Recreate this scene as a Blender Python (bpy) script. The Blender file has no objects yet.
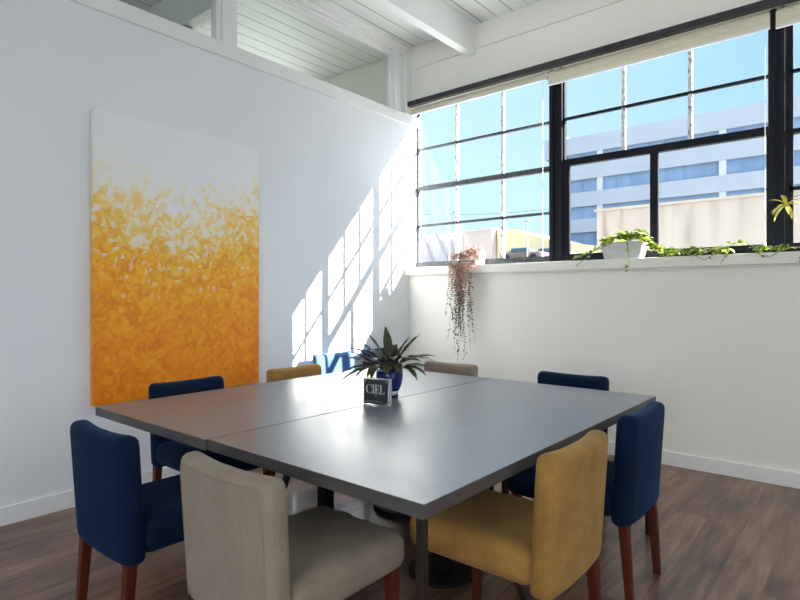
import bpy, bmesh, math, random
from mathutils import Vector, Matrix
random.seed(7)
PI = math.pi
sc = bpy.context.scene
COL = sc.collection

# ------------------------------------------------------------------ materials
def nodes_of(name):
    m = bpy.data.materials.new(name); m.use_nodes = True
    nt = m.node_tree
    b = nt.nodes['Principled BSDF']
    return m, nt, b

def setin(b, **kw):
    for k, v in kw.items():
        k = k.replace('_', ' ')
        if k in b.inputs:
            b.inputs[k].default_value = v

def N(nt, typ, **kw):
    n = nt.nodes.new(typ)
    for k, v in kw.items():
        if hasattr(n, k): setattr(n, k, v)
        else: n.inputs[k].default_value = v
    return n

def L(nt, a, b): nt.links.new(a, b)

def ramp(nt, src, stops, interp='LINEAR'):
    r = nt.nodes.new('ShaderNodeValToRGB'); r.color_ramp.interpolation = interp
    el = r.color_ramp.elements
    while len(el) < len(stops): el.new(0.5)
    for e, (p, c) in zip(el, stops):
        e.position = p; e.color = (*c, 1) if len(c) == 3 else c
    L(nt, src, r.inputs[0]); return r

def math_n(nt, op, a, b=None, clamp=False):
    n = nt.nodes.new('ShaderNodeMath'); n.operation = op; n.use_clamp = clamp
    for i, v in enumerate((a, b)):
        if v is None: continue
        if isinstance(v, (int, float)): n.inputs[i].default_value = v
        else: L(nt, v, n.inputs[i])
    return n.outputs[0]

def coords(nt, scale=(1, 1, 1), kind='Object'):
    tc = nt.nodes.new('ShaderNodeTexCoord'); mp = nt.nodes.new('ShaderNodeMapping')
    mp.inputs['Scale'].default_value = scale
    L(nt, tc.outputs[kind], mp.inputs[0]); return mp.outputs[0]

def mat_noise(name, c1, c2, scale=8, stretch=(1, 1, 1), rough=.6, bump=0.0, detail=4, bscale=None, **kw):
    m, nt, b = nodes_of(name)
    co = coords(nt, stretch)
    n = N(nt, 'ShaderNodeTexNoise'); n.inputs['Scale'].default_value = scale; n.inputs['Detail'].default_value = detail
    L(nt, co, n.inputs['Vector'])
    r = ramp(nt, n.outputs['Fac'], [(.3, c1), (.7, c2)])
    L(nt, r.outputs[0], b.inputs['Base Color'])
    setin(b, Roughness=rough, **kw)
    if bump:
        n2 = N(nt, 'ShaderNodeTexNoise'); n2.inputs['Scale'].default_value = bscale or scale * 3
        L(nt, co, n2.inputs['Vector'])
        bp = N(nt, 'ShaderNodeBump'); bp.inputs['Strength'].default_value = bump; bp.inputs['Distance'].default_value = .01
        L(nt, n2.outputs['Fac'], bp.inputs['Height']); L(nt, bp.outputs[0], b.inputs['Normal'])
    return m

def mat_fabric(name, c, sheen=.4, tint=(1, 1, 1, 1), var=.22):
    m, nt, b = nodes_of(name)
    co = coords(nt)
    n = N(nt, 'ShaderNodeTexNoise'); n.inputs['Scale'].default_value = 9; n.inputs['Detail'].default_value = 5
    L(nt, co, n.inputs['Vector'])
    co2 = coords(nt, (1, 1, .12))
    n2 = N(nt, 'ShaderNodeTexNoise'); n2.inputs['Scale'].default_value = 220
    L(nt, co2, n2.inputs['Vector'])
    mix = math_n(nt, 'ADD', math_n(nt, 'MULTIPLY', n.outputs['Fac'], .6), math_n(nt, 'MULTIPLY', n2.outputs['Fac'], .4))
    lo = tuple(x * (1 - var) for x in c); hi = tuple(min(1, x * (1 + var)) for x in c)
    r = ramp(nt, mix, [(.35, lo), (.65, hi)])
    L(nt, r.outputs[0], b.inputs['Base Color'])
    n3 = N(nt, 'ShaderNodeTexNoise'); n3.inputs['Scale'].default_value = 350
    L(nt, co, n3.inputs['Vector'])
    bp = N(nt, 'ShaderNodeBump'); bp.inputs['Strength'].default_value = .35; bp.inputs['Distance'].default_value = .002
    L(nt, n3.outputs['Fac'], bp.inputs['Height']); L(nt, bp.outputs[0], b.inputs['Normal'])
    setin(b, Roughness=.9, Sheen_Weight=sheen, Sheen_Roughness=.4, Sheen_Tint=tint, Specular_IOR_Level=.2)
    return m

def mat_glass(name, tint=(1, 1, 1), refl=.06):
    m, nt, b = nodes_of(name)
    nt.nodes.remove(b)
    out = nt.nodes['Material Output']
    t = N(nt, 'ShaderNodeBsdfTransparent'); t.inputs[0].default_value = (*tint, 1)
    g = N(nt, 'ShaderNodeBsdfGlossy'); g.inputs['Roughness'].default_value = .01
    lw = N(nt, 'ShaderNodeLayerWeight'); lw.inputs['Blend'].default_value = .5
    fr = math_n(nt, 'ADD', math_n(nt, 'MULTIPLY', math_n(nt, 'POWER', lw.outputs['Facing'], 5.0), .9), refl)
    mx = N(nt, 'ShaderNodeMixShader')
    L(nt, fr, mx.inputs[0]); L(nt, t.outputs[0], mx.inputs[1]); L(nt, g.outputs[0], mx.inputs[2])
    L(nt, mx.outputs[0], out.inputs[0])
    return m

def plain(name, c, rough=.5, **kw):
    return mat_noise(name, tuple(x * .94 for x in c), tuple(min(1, x * 1.05) for x in c), 14, rough=rough, **kw)

WHITE = mat_noise('white_wall_paint', (.80, .815, .83), (.835, .85, .865), 1.2, rough=.62, bump=.05, bscale=60)
FRONTW = mat_noise('cream_wall_paint', (.87, .855, .79), (.90, .885, .82), 1.2, rough=.6, bump=.05, bscale=60)
TRIM = mat_noise('white_trim_paint', (.82, .825, .82), (.86, .865, .86), 3, rough=.75, Specular_IOR_Level=.25)
BLACKSTEEL = mat_noise('navy_black_steel', (.003, .004, .009), (.006, .008, .016), 20, rough=.5, Specular_IOR_Level=.25)
GREYSTEEL = mat_noise('weathered_grey_steel', (.02, .025, .035), (.10, .115, .13), 30, rough=.5, detail=8)
RAILM = mat_noise('charcoal_aluminium', (.02, .02, .025), (.03, .03, .036), 20, rough=.55)
BLIND = mat_noise('cream_blind_fabric', (.80, .745, .58), (.88, .82, .66), 30, rough=.9)
CORD = plain('white_cord', (.85, .85, .85))
NAVY = mat_fabric('navy_velvet', (.0013, .0095, .034), .14, (.10, .36, .9, 1))
MUSTARD = mat_fabric('mustard_velvet', (.33, .178, .048), .18, (1, .85, .5, 1))
BEIGE = mat_fabric('beige_linen', (.27, .22, .168), .10, var=.12)
WALNUT = mat_noise('red_brown_wood', (.050, .009, .003), (.10, .019, .007), 12, (1, 1, .12), rough=.45, Specular_IOR_Level=.3)
BLACKMETAL = mat_noise('black_powder_coat', (.008, .006, .005), (.014, .011, .009), 30, rough=.65, Specular_IOR_Level=.25)
BRONZE = mat_noise('dark_bronze_leg', (.012, .007, .004), (.022, .013, .008), 25, rough=.4)
GLASS = mat_glass('window_glass', (.985, .995, 1.0), .015)
GLASS2 = mat_glass('clerestory_glass', (.93, .97, .955), .03)

# mottled white and grey on the vertical muntins
def mottled():
    m, nt, b = nodes_of('mottled_white_grey_steel')
    co = coords(nt, (1, 1, .7))
    n = N(nt, 'ShaderNodeTexNoise'); n.inputs['Scale'].default_value = 45; n.inputs['Detail'].default_value = 6
    L(nt, co, n.inputs['Vector'])
    r = ramp(nt, n.outputs['Fac'], [(.36, (.22, .23, .26)), (.46, (.74, .75, .79))])
    L(nt, r.outputs[0], b.inputs['Base Color']); setin(b, Roughness=.5)
    return m
MOTTLE = mottled()

# ceiling boards: seams are real grooves with dirt
def boards():
    m, nt, b = nodes_of('white_ceiling_boards')
    tc = nt.nodes.new('ShaderNodeTexCoord'); sp = nt.nodes.new('ShaderNodeSeparateXYZ')
    L(nt, tc.outputs['Object'], sp.inputs[0])
    u = math_n(nt, 'FRACT', math_n(nt, 'DIVIDE', math_n(nt, 'ADD', sp.outputs['X'], 20.02), .165))
    gro = math_n(nt, 'LESS_THAN', u, .05)
    nz = N(nt, 'ShaderNodeTexNoise'); nz.inputs['Scale'].default_value = 1.0; nz.inputs['Detail'].default_value = 3
    co = coords(nt, (6, .8, 1)); L(nt, co, nz.inputs['Vector'])
    dirt = ramp(nt, nz.outputs['Fac'], [(.30, (.3, .3, .3)), (.52, (1, 1, 1))])
    gd = math_n(nt, 'MULTIPLY', gro, dirt.outputs[0])
    n = N(nt, 'ShaderNodeTexNoise'); n.inputs['Scale'].default_value = 3; n.inputs['Detail'].default_value = 6
    co2 = coords(nt, (4, .5, 1)); L(nt, co2, n.inputs['Vector'])
    base = ramp(nt, n.outputs['Fac'], [(.3, (.79, .80, .79)), (.7, (.86, .87, .86))])
    mx = N(nt, 'ShaderNodeMixRGB'); L(nt, gd, mx.inputs[0]); L(nt, base.outputs[0], mx.inputs[1]); mx.inputs[2].default_value = (.07, .065, .06, 1)
    L(nt, mx.outputs[0], b.inputs['Base Color']); setin(b, Roughness=.55)
    bp = N(nt, 'ShaderNodeBump'); bp.inputs['Strength'].default_value = .6; bp.inputs['Distance'].default_value = .01; bp.invert = True
    L(nt, gro, bp.inputs['Height']); L(nt, bp.outputs[0], b.inputs['Normal'])
    return m
BOARDS = boards()

# vinyl planks running along y
def planks():
    m, nt, b = nodes_of('brown_wood_planks')
    tc = nt.nodes.new('ShaderNodeTexCoord'); mp = nt.nodes.new('ShaderNodeMapping')
    mp.inputs['Rotation'].default_value = (0, 0, PI / 2)
    L(nt, tc.outputs['Object'], mp.inputs[0])
    br = nt.nodes.new('ShaderNodeTexBrick')
    br.inputs['Scale'].default_value = 1; br.inputs['Brick Width'].default_value = 1.22; br.inputs['Row Height'].default_value = .18
    br.inputs['Mortar Size'].default_value = .0007; br.inputs['Bias'].default_value = 0
    br.inputs['Color1'].default_value = (0, 0, 0, 1); br.inputs['Color2'].default_value = (1, 1, 1, 1); br.inputs['Mortar'].default_value = (.5, .5, .5, 1)
    br.offset = .37
    L(nt, mp.outputs[0], br.inputs['Vector'])
    # grain, shifted per plank
    add = nt.nodes.new('ShaderNodeVectorMath'); add.operation = 'MULTIPLY_ADD'
    L(nt, br.outputs['Color'], add.inputs[0]); add.inputs[1].default_value = (13, 7, 3)
    co = coords(nt, (9, .9, 1)); L(nt, co, add.inputs[2])
    n = N(nt, 'ShaderNodeTexNoise'); n.inputs['Scale'].default_value = 2.2; n.inputs['Detail'].default_value = 9; n.inputs['Roughness'].default_value = .65
    n.inputs['Distortion'].default_value = .5
    L(nt, add.outputs[0], n.inputs['Vector'])
    co3 = coords(nt, (3.4, .9, 1))
    n3 = N(nt, 'ShaderNodeTexNoise'); n3.inputs['Scale'].default_value = 2.0; n3.inputs['Detail'].default_value = 3
    L(nt, co3, n3.inputs['Vector'])
    v = math_n(nt, 'ADD', math_n(nt, 'MULTIPLY', n.outputs['Fac'], .62), math_n(nt, 'MULTIPLY', br.outputs['Color'], .07))
    v = math_n(nt, 'ADD', v, math_n(nt, 'MULTIPLY', n3.outputs['Fac'], .31))
    r = ramp(nt, v, [(.36, (.040, .019, .012)), (.46, (.115, .058, .035)), (.55, (.215, .112, .066)), (.68, (.34, .20, .125))])
    mx = N(nt, 'ShaderNodeMixRGB'); L(nt, br.outputs['Fac'], mx.inputs[0]); L(nt, r.outputs[0], mx.inputs[1]); mx.inputs[2].default_value = (.03, .022, .018, 1)
    L(nt, mx.outputs[0], b.inputs['Base Color'])
    rr = ramp(nt, n.outputs['Fac'], [(.3, (.30,) * 3), (.7, (.42,) * 3)])
    L(nt, rr.outputs[0], b.inputs['Roughness'])
    setin(b, Coat_Weight=.28, Coat_Roughness=.12)
    bp = N(nt, 'ShaderNodeBump'); bp.inputs['Strength'].default_value = .25; bp.inputs['Distance'].default_value = .003
    L(nt, n.outputs['Fac'], bp.inputs['Height']); L(nt, bp.outputs[0], b.inputs['Normal'])
    return m
PLANKS = planks()

def slate():
    m, nt, b = nodes_of('grey_stained_tabletop')
    co = coords(nt, (1.2, 2.6, 1))
    n = N(nt, 'ShaderNodeTexNoise'); n.inputs['Scale'].default_value = 1.5; n.inputs['Detail'].default_value = 5; n.inputs['Roughness'].default_value = .6
    L(nt, co, n.inputs['Vector'])
    r = ramp(nt, n.outputs['Fac'], [(.3, (.10, .106, .128)), (.7, (.20, .21, .245))])
    L(nt, r.outputs[0], b.inputs['Base Color'])
    rr = ramp(nt, n.outputs['Fac'], [(.3, (.28,) * 3), (.7, (.44,) * 3)])
    L(nt, rr.outputs[0], b.inputs['Roughness'])
    bp = N(nt, 'ShaderNodeBump'); bp.inputs['Strength'].default_value = .04; bp.inputs['Distance'].default_value = .004
    L(nt, n.outputs['Fac'], bp.inputs['Height']); L(nt, bp.outputs[0], b.inputs['Normal'])
    setin(b, Specular_IOR_Level=.5, Coat_Weight=.55, Coat_Roughness=.33, Coat_IOR=1.5)
    return m
SLATE = slate()
EDGE = mat_noise('grey_table_edge', (.065, .06, .055), (.09, .083, .077), 10, (1, 1, 6), rough=.5)

# the abstract painting: object origin at canvas bottom centre, Y along the wall, Z up
def paint():
    m, nt, b = nodes_of('abstract_orange_and_white_paint')
    tc = nt.nodes.new('ShaderNodeTexCoord'); sp = nt.nodes.new('ShaderNodeSeparateXYZ')
    L(nt, tc.outputs['Object'], sp.inputs[0])
    y = sp.outputs['Y']; z = sp.outputs['Z']
    def noise(s, d=4, st=(1, 1, 1), dist=0):
        n = N(nt, 'ShaderNodeTexNoise'); n.inputs['Scale'].default_value = s; n.inputs['Detail'].default_value = d; n.inputs['Distortion'].default_value = dist
        L(nt, coords(nt, st), n.inputs['Vector']); return n.outputs['Fac']
    vo = N(nt, 'ShaderNodeTexVoronoi'); vo.inputs['Scale'].default_value = 26; vo.inputs['Randomness'].default_value = 1
    wv = nt.nodes.new('ShaderNodeVectorMath'); wv.operation = 'MULTIPLY_ADD'
    nn = N(nt, 'ShaderNodeTexNoise'); nn.inputs['Scale'].default_value = 7; L(nt, tc.outputs['Object'], nn.inputs['Vector'])
    L(nt, nn.outputs['Color'], wv.inputs[0]); wv.inputs[1].default_value = (.14, .14, .14); L(nt, tc.outputs['Object'], wv.inputs[2])
    L(nt, wv.outputs[0], vo.inputs['Vector'])
    spv = nt.nodes.new('ShaderNodeSeparateXYZ'); L(nt, vo.outputs['Color'], spv.inputs[0])
    cell = spv.outputs['X']
    yc = math_n(nt, 'ADD', y, .05)
    dip = math_n(nt, 'MULTIPLY', math_n(nt, 'MULTIPLY', yc, yc), .5)
    big = math_n(nt, 'MULTIPLY', math_n(nt, 'SUBTRACT', noise(3.0, 3), .5), .45)
    fine = math_n(nt, 'MULTIPLY', math_n(nt, 'SUBTRACT', noise(24, 7), .5), .30)
    cells = math_n(nt, 'MULTIPLY', math_n(nt, 'SUBTRACT', cell, .5), .16)
    f = math_n(nt, 'SUBTRACT', z, dip)
    for q in (big, fine, cells): f = math_n(nt, 'ADD', f, q)
    f = math_n(nt, 'DIVIDE', f, 1.86)
    col = ramp(nt, f, [(.0, (.90, .25, .002)), (.30, (.95, .34, .003)), (.46, (.95, .43, .01)), (.56, (.93, .56, .09)), (.64, (.93, .66, .20)), (.69, (.91, .76, .42)), (.76, (.89, .85, .72)), (.86, (.85, .86, .90))])
    g = ramp(nt, noise(13, 8, (1, 1, 1), 1.4), [(.34, (.86, .70, .5)), (.5, (1, 1, 1)), (.66, (1.04, 1.35, 3.5))])
    mx = N(nt, 'ShaderNodeMixRGB'); mx.blend_type = 'MULTIPLY'
    low = ramp(nt, f, [(.45, (.85, .85, .85)), (.66, (0, 0, 0))])
    L(nt, low.outputs[0], mx.inputs[0])
    L(nt, col.outputs[0], mx.inputs[1]); L(nt, g.outputs[0], mx.inputs[2])
    # pale dabs, thick in the middle of the canvas and thinning downwards
    d = math_n(nt, 'ADD', math_n(nt, 'MULTIPLY', noise(19, 4), .75), math_n(nt, 'MULTIPLY', cell, .25))
    d = math_n(nt, 'ADD', d, math_n(nt, 'MULTIPLY', math_n(nt, 'SUBTRACT', math_n(nt, 'SUBTRACT', z, dip), 1.08), .40))
    dab = ramp(nt, d, [(.49, (0, 0, 0)), (.63, (1, 1, 1))])
    mx2 = N(nt, 'ShaderNodeMixRGB'); L(nt, math_n(nt, 'MULTIPLY', dab.outputs[0], .66), mx2.inputs[0]); L(nt, mx.outputs[0], mx2.inputs[1]); mx2.inputs[2].default_value = (.88, .87, .87, 1)
    L(nt, mx2.outputs[0], b.inputs['Base Color'])
    bp = N(nt, 'ShaderNodeBump'); bp.inputs['Strength'].default_value = .35; bp.inputs['Distance'].default_value = .004
    hsum = math_n(nt, 'ADD', noise(40, 6, (1, 1, 1), 1.5), vo.outputs['Distance'])
    L(nt, hsum, bp.inputs['Height']); L(nt, bp.outputs[0], b.inputs['Normal'])
    setin(b, Roughness=.5)
    return m
PAINT = paint()

# ------------------------------------------------------------------ mesh helpers
def bm_new(): return bmesh.new()

def add_box(bm, c, s, rot=None):
    r = bmesh.ops.create_cube(bm, size=1.0)
    M = Matrix.Translation(c) @ (rot.to_4x4() if rot else Matrix()) @ Matrix.Diagonal((*s, 1))
    bmesh.ops.transform(bm, matrix=M, verts=r['verts']); return r['verts']

def add_span(bm, a, b):
    return add_box(bm, [(a[i] + b[i]) / 2 for i in range(3)], [abs(b[i] - a[i]) for i in range(3)])

def add_cyl(bm, p0, p1, r0, r1=None, seg=12):
    p0 = Vector(p0); p1 = Vector(p1); d = p1 - p0
    r = bmesh.ops.create_cone(bm, cap_ends=True, segments=seg, radius1=r0, radius2=r0 if r1 is None else r1, depth=d.length)
    M = Matrix.Translation((p0 + p1) / 2) @ d.to_track_quat('Z', 'Y').to_matrix().to_4x4()
    bmesh.ops.transform(bm, matrix=M, verts=r['verts'])

def add_lathe(bm, prof, c=(0, 0, 0), seg=28):
    rings = []
    for r, z in prof:
        rings.append([bm.verts.new((c[0] + r * math.cos(2 * PI * k / seg), c[1] + r * math.sin(2 * PI * k / seg), c[2] + z)) for k in range(seg)])
    for a, b in zip(rings, rings[1:]):
        for k in range(seg):
            bm.faces.new((a[k], a[(k + 1) % seg], b[(k + 1) % seg], b[k]))
    if prof[0][0] > 1e-4: bm.faces.new(rings[0][::-1])
    if prof[-1][0] > 1e-4: bm.faces.new(rings[-1])

def add_tube(bm, pts, r, seg=6, r_end=None):
    pts = [Vector(p) for p in pts]; n = len(pts); prev = None
    up = Vector((0.13, .37, 1)).normalized()
    for i, p in enumerate(pts):
        t = (pts[min(i + 1, n - 1)] - pts[max(i - 1, 0)])
        if t.length < 1e-7: t = Vector((0, 0, 1))
        t.normalize()
        u = t.cross(up)
        if u.length < .05: u = t.cross(Vector((1, 0, 0)))
        u.normalize(); v = t.cross(u)
        rr = r if r_end is None else r + (r_end - r) * i / (n - 1)
        ring = [bm.verts.new(p + u * rr * math.cos(2 * PI * k / seg) + v * rr * math.sin(2 * PI * k / seg)) for k in range(seg)]
        if prev:
            for k in range(seg):
                bm.faces.new((prev[k], prev[(k + 1) % seg], ring[(k + 1) % seg], ring[k]))
        else: bm.faces.new(ring[::-1])
        prev = ring
    bm.faces.new(prev)

def add_rbox(bm, c, s, r, seg=10, deform=None, rxy=None):
    """rounded box; deform(Vector local) -> Vector"""
    tmp = bmesh.new()
    bmesh.ops.create_cube(tmp, size=1.0)
    bmesh.ops.subdivide_edges(tmp, edges=tmp.edges[:], cuts=seg, use_grid_fill=True)
    h = Vector(s) / 2
    for v in tmp.verts:
        # cluster samples near the borders so the rounding is smooth
        q = Vector([math.copysign(abs(x * 2) ** .55, x) if abs(x) > 1e-9 else 0 for x in v.co])
        p = Vector([q[i] * h[i] for i in range(3)])
        inner = Vector([max(-(h[i] - r), min(h[i] - r, p[i])) for i in range(3)])
        d = p - inner
        if d.length > 1e-9: p = inner + d.normalized() * r
        v.co = (deform(p) if deform else p) + Vector(c)
    bmesh.ops.remove_doubles(tmp, verts=tmp.verts[:], dist=1e-5)
    me = bpy.data.meshes.new('t'); tmp.to_mesh(me); tmp.free()
    bm.from_mesh(me); bpy.data.meshes.remove(me)

def obj(name, bm, mats, parent=None, smooth=False, bevel=0, loc=None, cat=None, label=None, group=None, kind=None):
    me = bpy.data.meshes.new(name)
    bmesh.ops.recalc_face_normals(bm, faces=bm.faces[:])
    bm.to_mesh(me); bm.free()
    if not isinstance(mats, (list, tuple)): mats = [mats]
    for m in mats: me.materials.append(m)
    if smooth:
        for p in me.polygons: p.use_smooth = True
    o = bpy.data.objects.new(name, me); COL.objects.link(o)
    if parent: o.parent = parent
    if loc: o.location = loc
    if bevel:
        b = o.modifiers.new('bevel', 'BEVEL'); b.width = bevel; b.segments = 2; b.limit_method = 'ANGLE'
    if cat: o['category'] = cat
    if label: o['label'] = label
    if group: o['group'] = group
    if kind: o['kind'] = kind
    return o

def thing(name, label, cat, loc=(0, 0, 0), rz=0, group=None):
    o = bpy.data.objects.new(name, None); COL.objects.link(o)
    o.empty_display_size = .1
    o.location = loc; o.rotation_euler = (0, 0, rz); o['label'] = label; o['category'] = cat
    if group: o['group'] = group
    return o

def struct(name, boxes, m, parent=None, bevel=0, label=None):
    bm = bm_new()
    for a, b in boxes: add_span(bm, a, b)
    o = obj(name, bm, m, parent, bevel=bevel)
    if not parent: o['kind'] = 'structure'
    if label: o['label'] = label
    return o

def dup(root, loc, rz, label, group=None):
    r = root.copy(); COL.objects.link(r); r.location = loc; r.rotation_euler = (0, 0, rz); r['label'] = label
    if group: r['group'] = group
    for ch in list(root.children):
        c = ch.copy(); COL.objects.link(c); c.parent = r
        for g in list(ch.children):
            d = g.copy(); COL.objects.link(d); d.parent = c
    return r

# ------------------------------------------------------------------ room shell
XL, YW, YG, YO = -3.77, 4.64, 4.80, 4.88      # left wall face, window wall face, glass, outer face
XR, YB, ZC = 2.6, -3.0, 3.93
XN = -8.0                                     # far side of the next room
struct('floor', [((XN, YB, -.1), (XR + .2, YO, 0))], PLANKS)
struct('ceiling', [((XN, YB, ZC), (XR + .2, YO, ZC + .12))], BOARDS)
# left wall, up to the clerestory ledge
struct('wall_left', [((XL - .15, YB, 0), (XL, YO, 3.13)), ((XL - .15, YB, 3.13), (XL, .2, ZC))], WHITE)
# window wall
ZS, ZH = 1.58, 3.27
WX1 = .58
struct('wall_front', [((XN, YW, 0), (XL - .15, YO, 1.58)), ((XN, YW, 3.3), (XL - .0, YO, ZC)), ((XN, YW, 1.58), (-6.8, YO, 3.3)), ((-5.4, YW, 1.58), (XL - .15, YO, 3.3)),
                      ((XL, YW, 0), (XR + .2, YO, 1.52)), ((WX1, YW, 1.52), (XR + .2, YO, 3.345)),
                      ((XL, YW, 3.345), (XR + .2, YO, 3.69)), ((XL, YW + .012, 3.69), (XR + .2, YO, 3.698)), ((XL, YW, 3.698), (XR + .2, YO, ZC))], FRONTW)
struct('wall_right', [((XR, YB, 0), (XR + .2, YW, .9)), ((XR, YB, 3.3), (XR + .2, YW, ZC)), ((XR, YB, .9), (XR + .2, -2.3, 3.3)), ((XR, 3.2, .9), (XR + .2, YW, 3.3)), ((XR, .3, .9), (XR + .2, .5, 3.3))], WHITE)
struct('wall_back', [((XN, YB - .2, 0), (XR + .2, YB, .9)), ((XN, YB - .2, 3.3), (XR + .2, YB, ZC)), ((XN, YB - .2, .9), (-3.2, YB, 3.3)), ((-.7, YB - .2, .9), (-.4, YB, 3.3)), ((2.1, YB - .2, .9), (XR + .2, YB, 3.3))], WHITE)
struct('wall_far_left', [((XN - .15, YB, 0), (XN, YO, ZC))], WHITE)
struct('baseboard_left', [((XL, YB, 0), (XL + .016, YW, .105))], TRIM, bevel=.003)
struct('baseboard_front', [((XL, YW - .016, 0), (XR, YW, .105))], TRIM, bevel=.003)
struct('baseboard_right', [((XR - .016, YB, 0), (XR, YW, .105))], TRIM)
# ceiling beams
struct('trim_1', [((-3.02, YB, 3.64), (-2.93, YW, ZC))], TRIM, bevel=.004)
struct('trim_2', [((.2, YB, 3.64), (.29, YW, ZC))], TRIM, bevel=.004)
struct('trim_3', [((XN, 2.465, 3.6), (XL - .15, 2.57, ZC))], TRIM)
# ledge board under the clerestory
struct('trim_4', [((XL - .17, .2, 3.115), (XL + .022, YO - .05, 3.225))], TRIM, bevel=.004)
# clerestory head moulding, set out in three steps
struct('trim_5', [((XL - .15, .2, 3.84), (XL, YW, ZC)), ((XL, .2, 3.875), (XL + .03, YW, ZC)), ((XL - .06, .2, 3.815), (XL - .03, YW, 3.84))], TRIM, bevel=.003)
# corner post
struct('trim_6', [((XL - .15, 4.40, 3.225), (XL - .02, YW, 3.84)), ((XL - .02, 4.56, 3.225), (XL + .035, YW, 3.875)), ((XL - .02, 4.42, 3.225), (XL, 4.50, 3.84))], TRIM, bevel=.004)
# post between clerestory panes
struct('trim_7', [((XL - .12, 2.40, 3.225), (XL, 2.53, 3.84)), ((XL - .09, 2.36, 3.225), (XL - .02, 2.40, 3.84))], TRIM, bevel=.003)

def pane_struct(name, frame_boxes, panes, fm, gm, extra=None):
    root = bpy.data.objects.new(name, None); COL.objects.link(root); root['kind'] = 'structure'
    struct('window_frame', frame_boxes, fm, root)
    if extra:
        for nm, bx, m in extra: struct(nm, bx, m, root)
    for a, b in panes: struct('pane', [(a, b)], gm, root)
    return root

pane_struct('window_4', [((XL - .09, .2, 3.225), (XL - .05, 2.36, 3.25)), ((XL - .09, .2, 3.8), (XL - .05, 2.36, 3.84))], [((XL - .073, .2, 3.24), (XL - .067, 2.37, 3.82))], TRIM, GLASS2)
pane_struct('window_5', [((XL - .09, 2.53, 3.225), (XL - .05, 4.40, 3.25)), ((XL - .09, 2.53, 3.8), (XL - .05, 4.40, 3.84)), ((XL - .09, 4.38, 3.25), (XL - .05, 4.40, 3.8))], [((XL - .073, 2.53, 3.24), (XL - .067, 4.39, 3.82))], TRIM, GLASS2)

# sill board and its moulding
struct('trim_8', [((XL, 4.585, 1.52), (XR, YO + .03, 1.60)), ((XL, 4.615, 1.505), (XR, YW, 1.52))], FRONTW, bevel=.006)

# steel window bays: x0, x1, verticals, heavy bars
def vbar(x, z0, z1, w, d0=.03, d1=.03): return ((x - w / 2, YG - d0, z0), (x + w / 2, YG + d1, z1))
def hbar(x0, x1, z, h, d0=.03, d1=.03): return ((x0, YG - d0, z - h / 2), (x1, YG + d1, z + h / 2))
Zb, Zt = 1.60, 3.33
def panes_of(x0, x1, xs, zs):
    xs = [x0] + xs + [x1]; out = []
    for i in range(len(xs) - 1):
        for j in range(len(zs) - 1):
            out.append(((xs[i], YG - .003, zs[j]), (xs[i + 1], YG + .003, zs[j + 1])))
    return out
b1 = (-3.765, -2.236)
pane_struct('window_1', [hbar(*b1, Zb + .032, .064), hbar(*b1, Zt - .02, .04), vbar(-3.757, Zb, Zt, .02, .015, .015), hbar(*b1, 2.455, .048, .028, .022)],
            panes_of(*b1, [-3.256, -2.721], [Zb, 2.055, 2.455, 2.88, Zt]), GREYSTEEL, GLASS,
            [('muntin', [hbar(*b1, 2.88, .022, .015, .015)], GREYSTEEL), ('muntin', [hbar(*b1, 2.055, .024, .015, .015)], GREYSTEEL),
             ('muntin', [vbar(-3.256, Zb + .06, Zt, .026, .015, .015)], MOTTLE), ('muntin', [vbar(-2.721, Zb + .06, Zt, .026, .015, .015)], MOTTLE)])
b2 = (-2.093, -.545)
pane_struct('window_2', [hbar(*b2, Zb + .035, .07, .05), hbar(*b2, Zt - .02, .04), hbar(*b2, 2.485, .06, .028, .022), vbar(-1.335, Zb, 2.5, .060, .018, .012),
                         vbar(-2.07, Zb, 2.5, .05, .018, .012), vbar(-.555, Zb, 2.5, .03, .018, .012)],
            panes_of(*b2, [-1.577, -1.071], [2.485, 2.88, Zt]) + panes_of(*b2, [-1.335], [Zb, 2.485]), BLACKSTEEL, GLASS,
            [('muntin', [hbar(*b2, 2.88, .022, .015, .015)], BLACKSTEEL),
             ('muntin', [vbar(-1.577, 2.5, Zt, .030, .015, .015)], MOTTLE), ('muntin', [vbar(-1.071, 2.5, Zt, .030, .015, .015)], MOTTLE)])
b3 = (-.438, .58)
pane_struct('window_3', [hbar(*b3, Zb + .035, .07, .05), hbar(*b3, Zt - .02, .04), hbar(*b3, 2.455, .03, .03), vbar(.56, Zb, Zt, .04), vbar(-.425, Zb, Zt, .026, .015, .015)],
            panes_of(*b3, [.07], [Zb, 2.055, 2.455, 2.88, Zt]), BLACKSTEEL, GLASS,
            [('muntin', [hbar(*b3, 2.88, .022, .015, .015)], BLACKSTEEL), ('muntin', [hbar(*b3, 2.055, .024, .015, .015)], BLACKSTEEL),
             ('muntin', [vbar(.07, Zb + .06, Zt, .026, .015, .015)], MOTTLE)])
# steel posts between the bays
def post(name, x0, x1):
    return struct(name, [((x0, YG - .022, Zb), (x1, YG + .022, 3.345)), ((x0 + .02, YG - .036, Zb), (x0 + .045, YG - .022, 3.345)), ((x1 - .045, YG - .036, Zb), (x1 - .02, YG - .022, 3.345))], BLACKSTEEL, bevel=.003)
post('trim_9', -2.236, -2.085)
post('trim_10', -.56, -.438)

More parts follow.
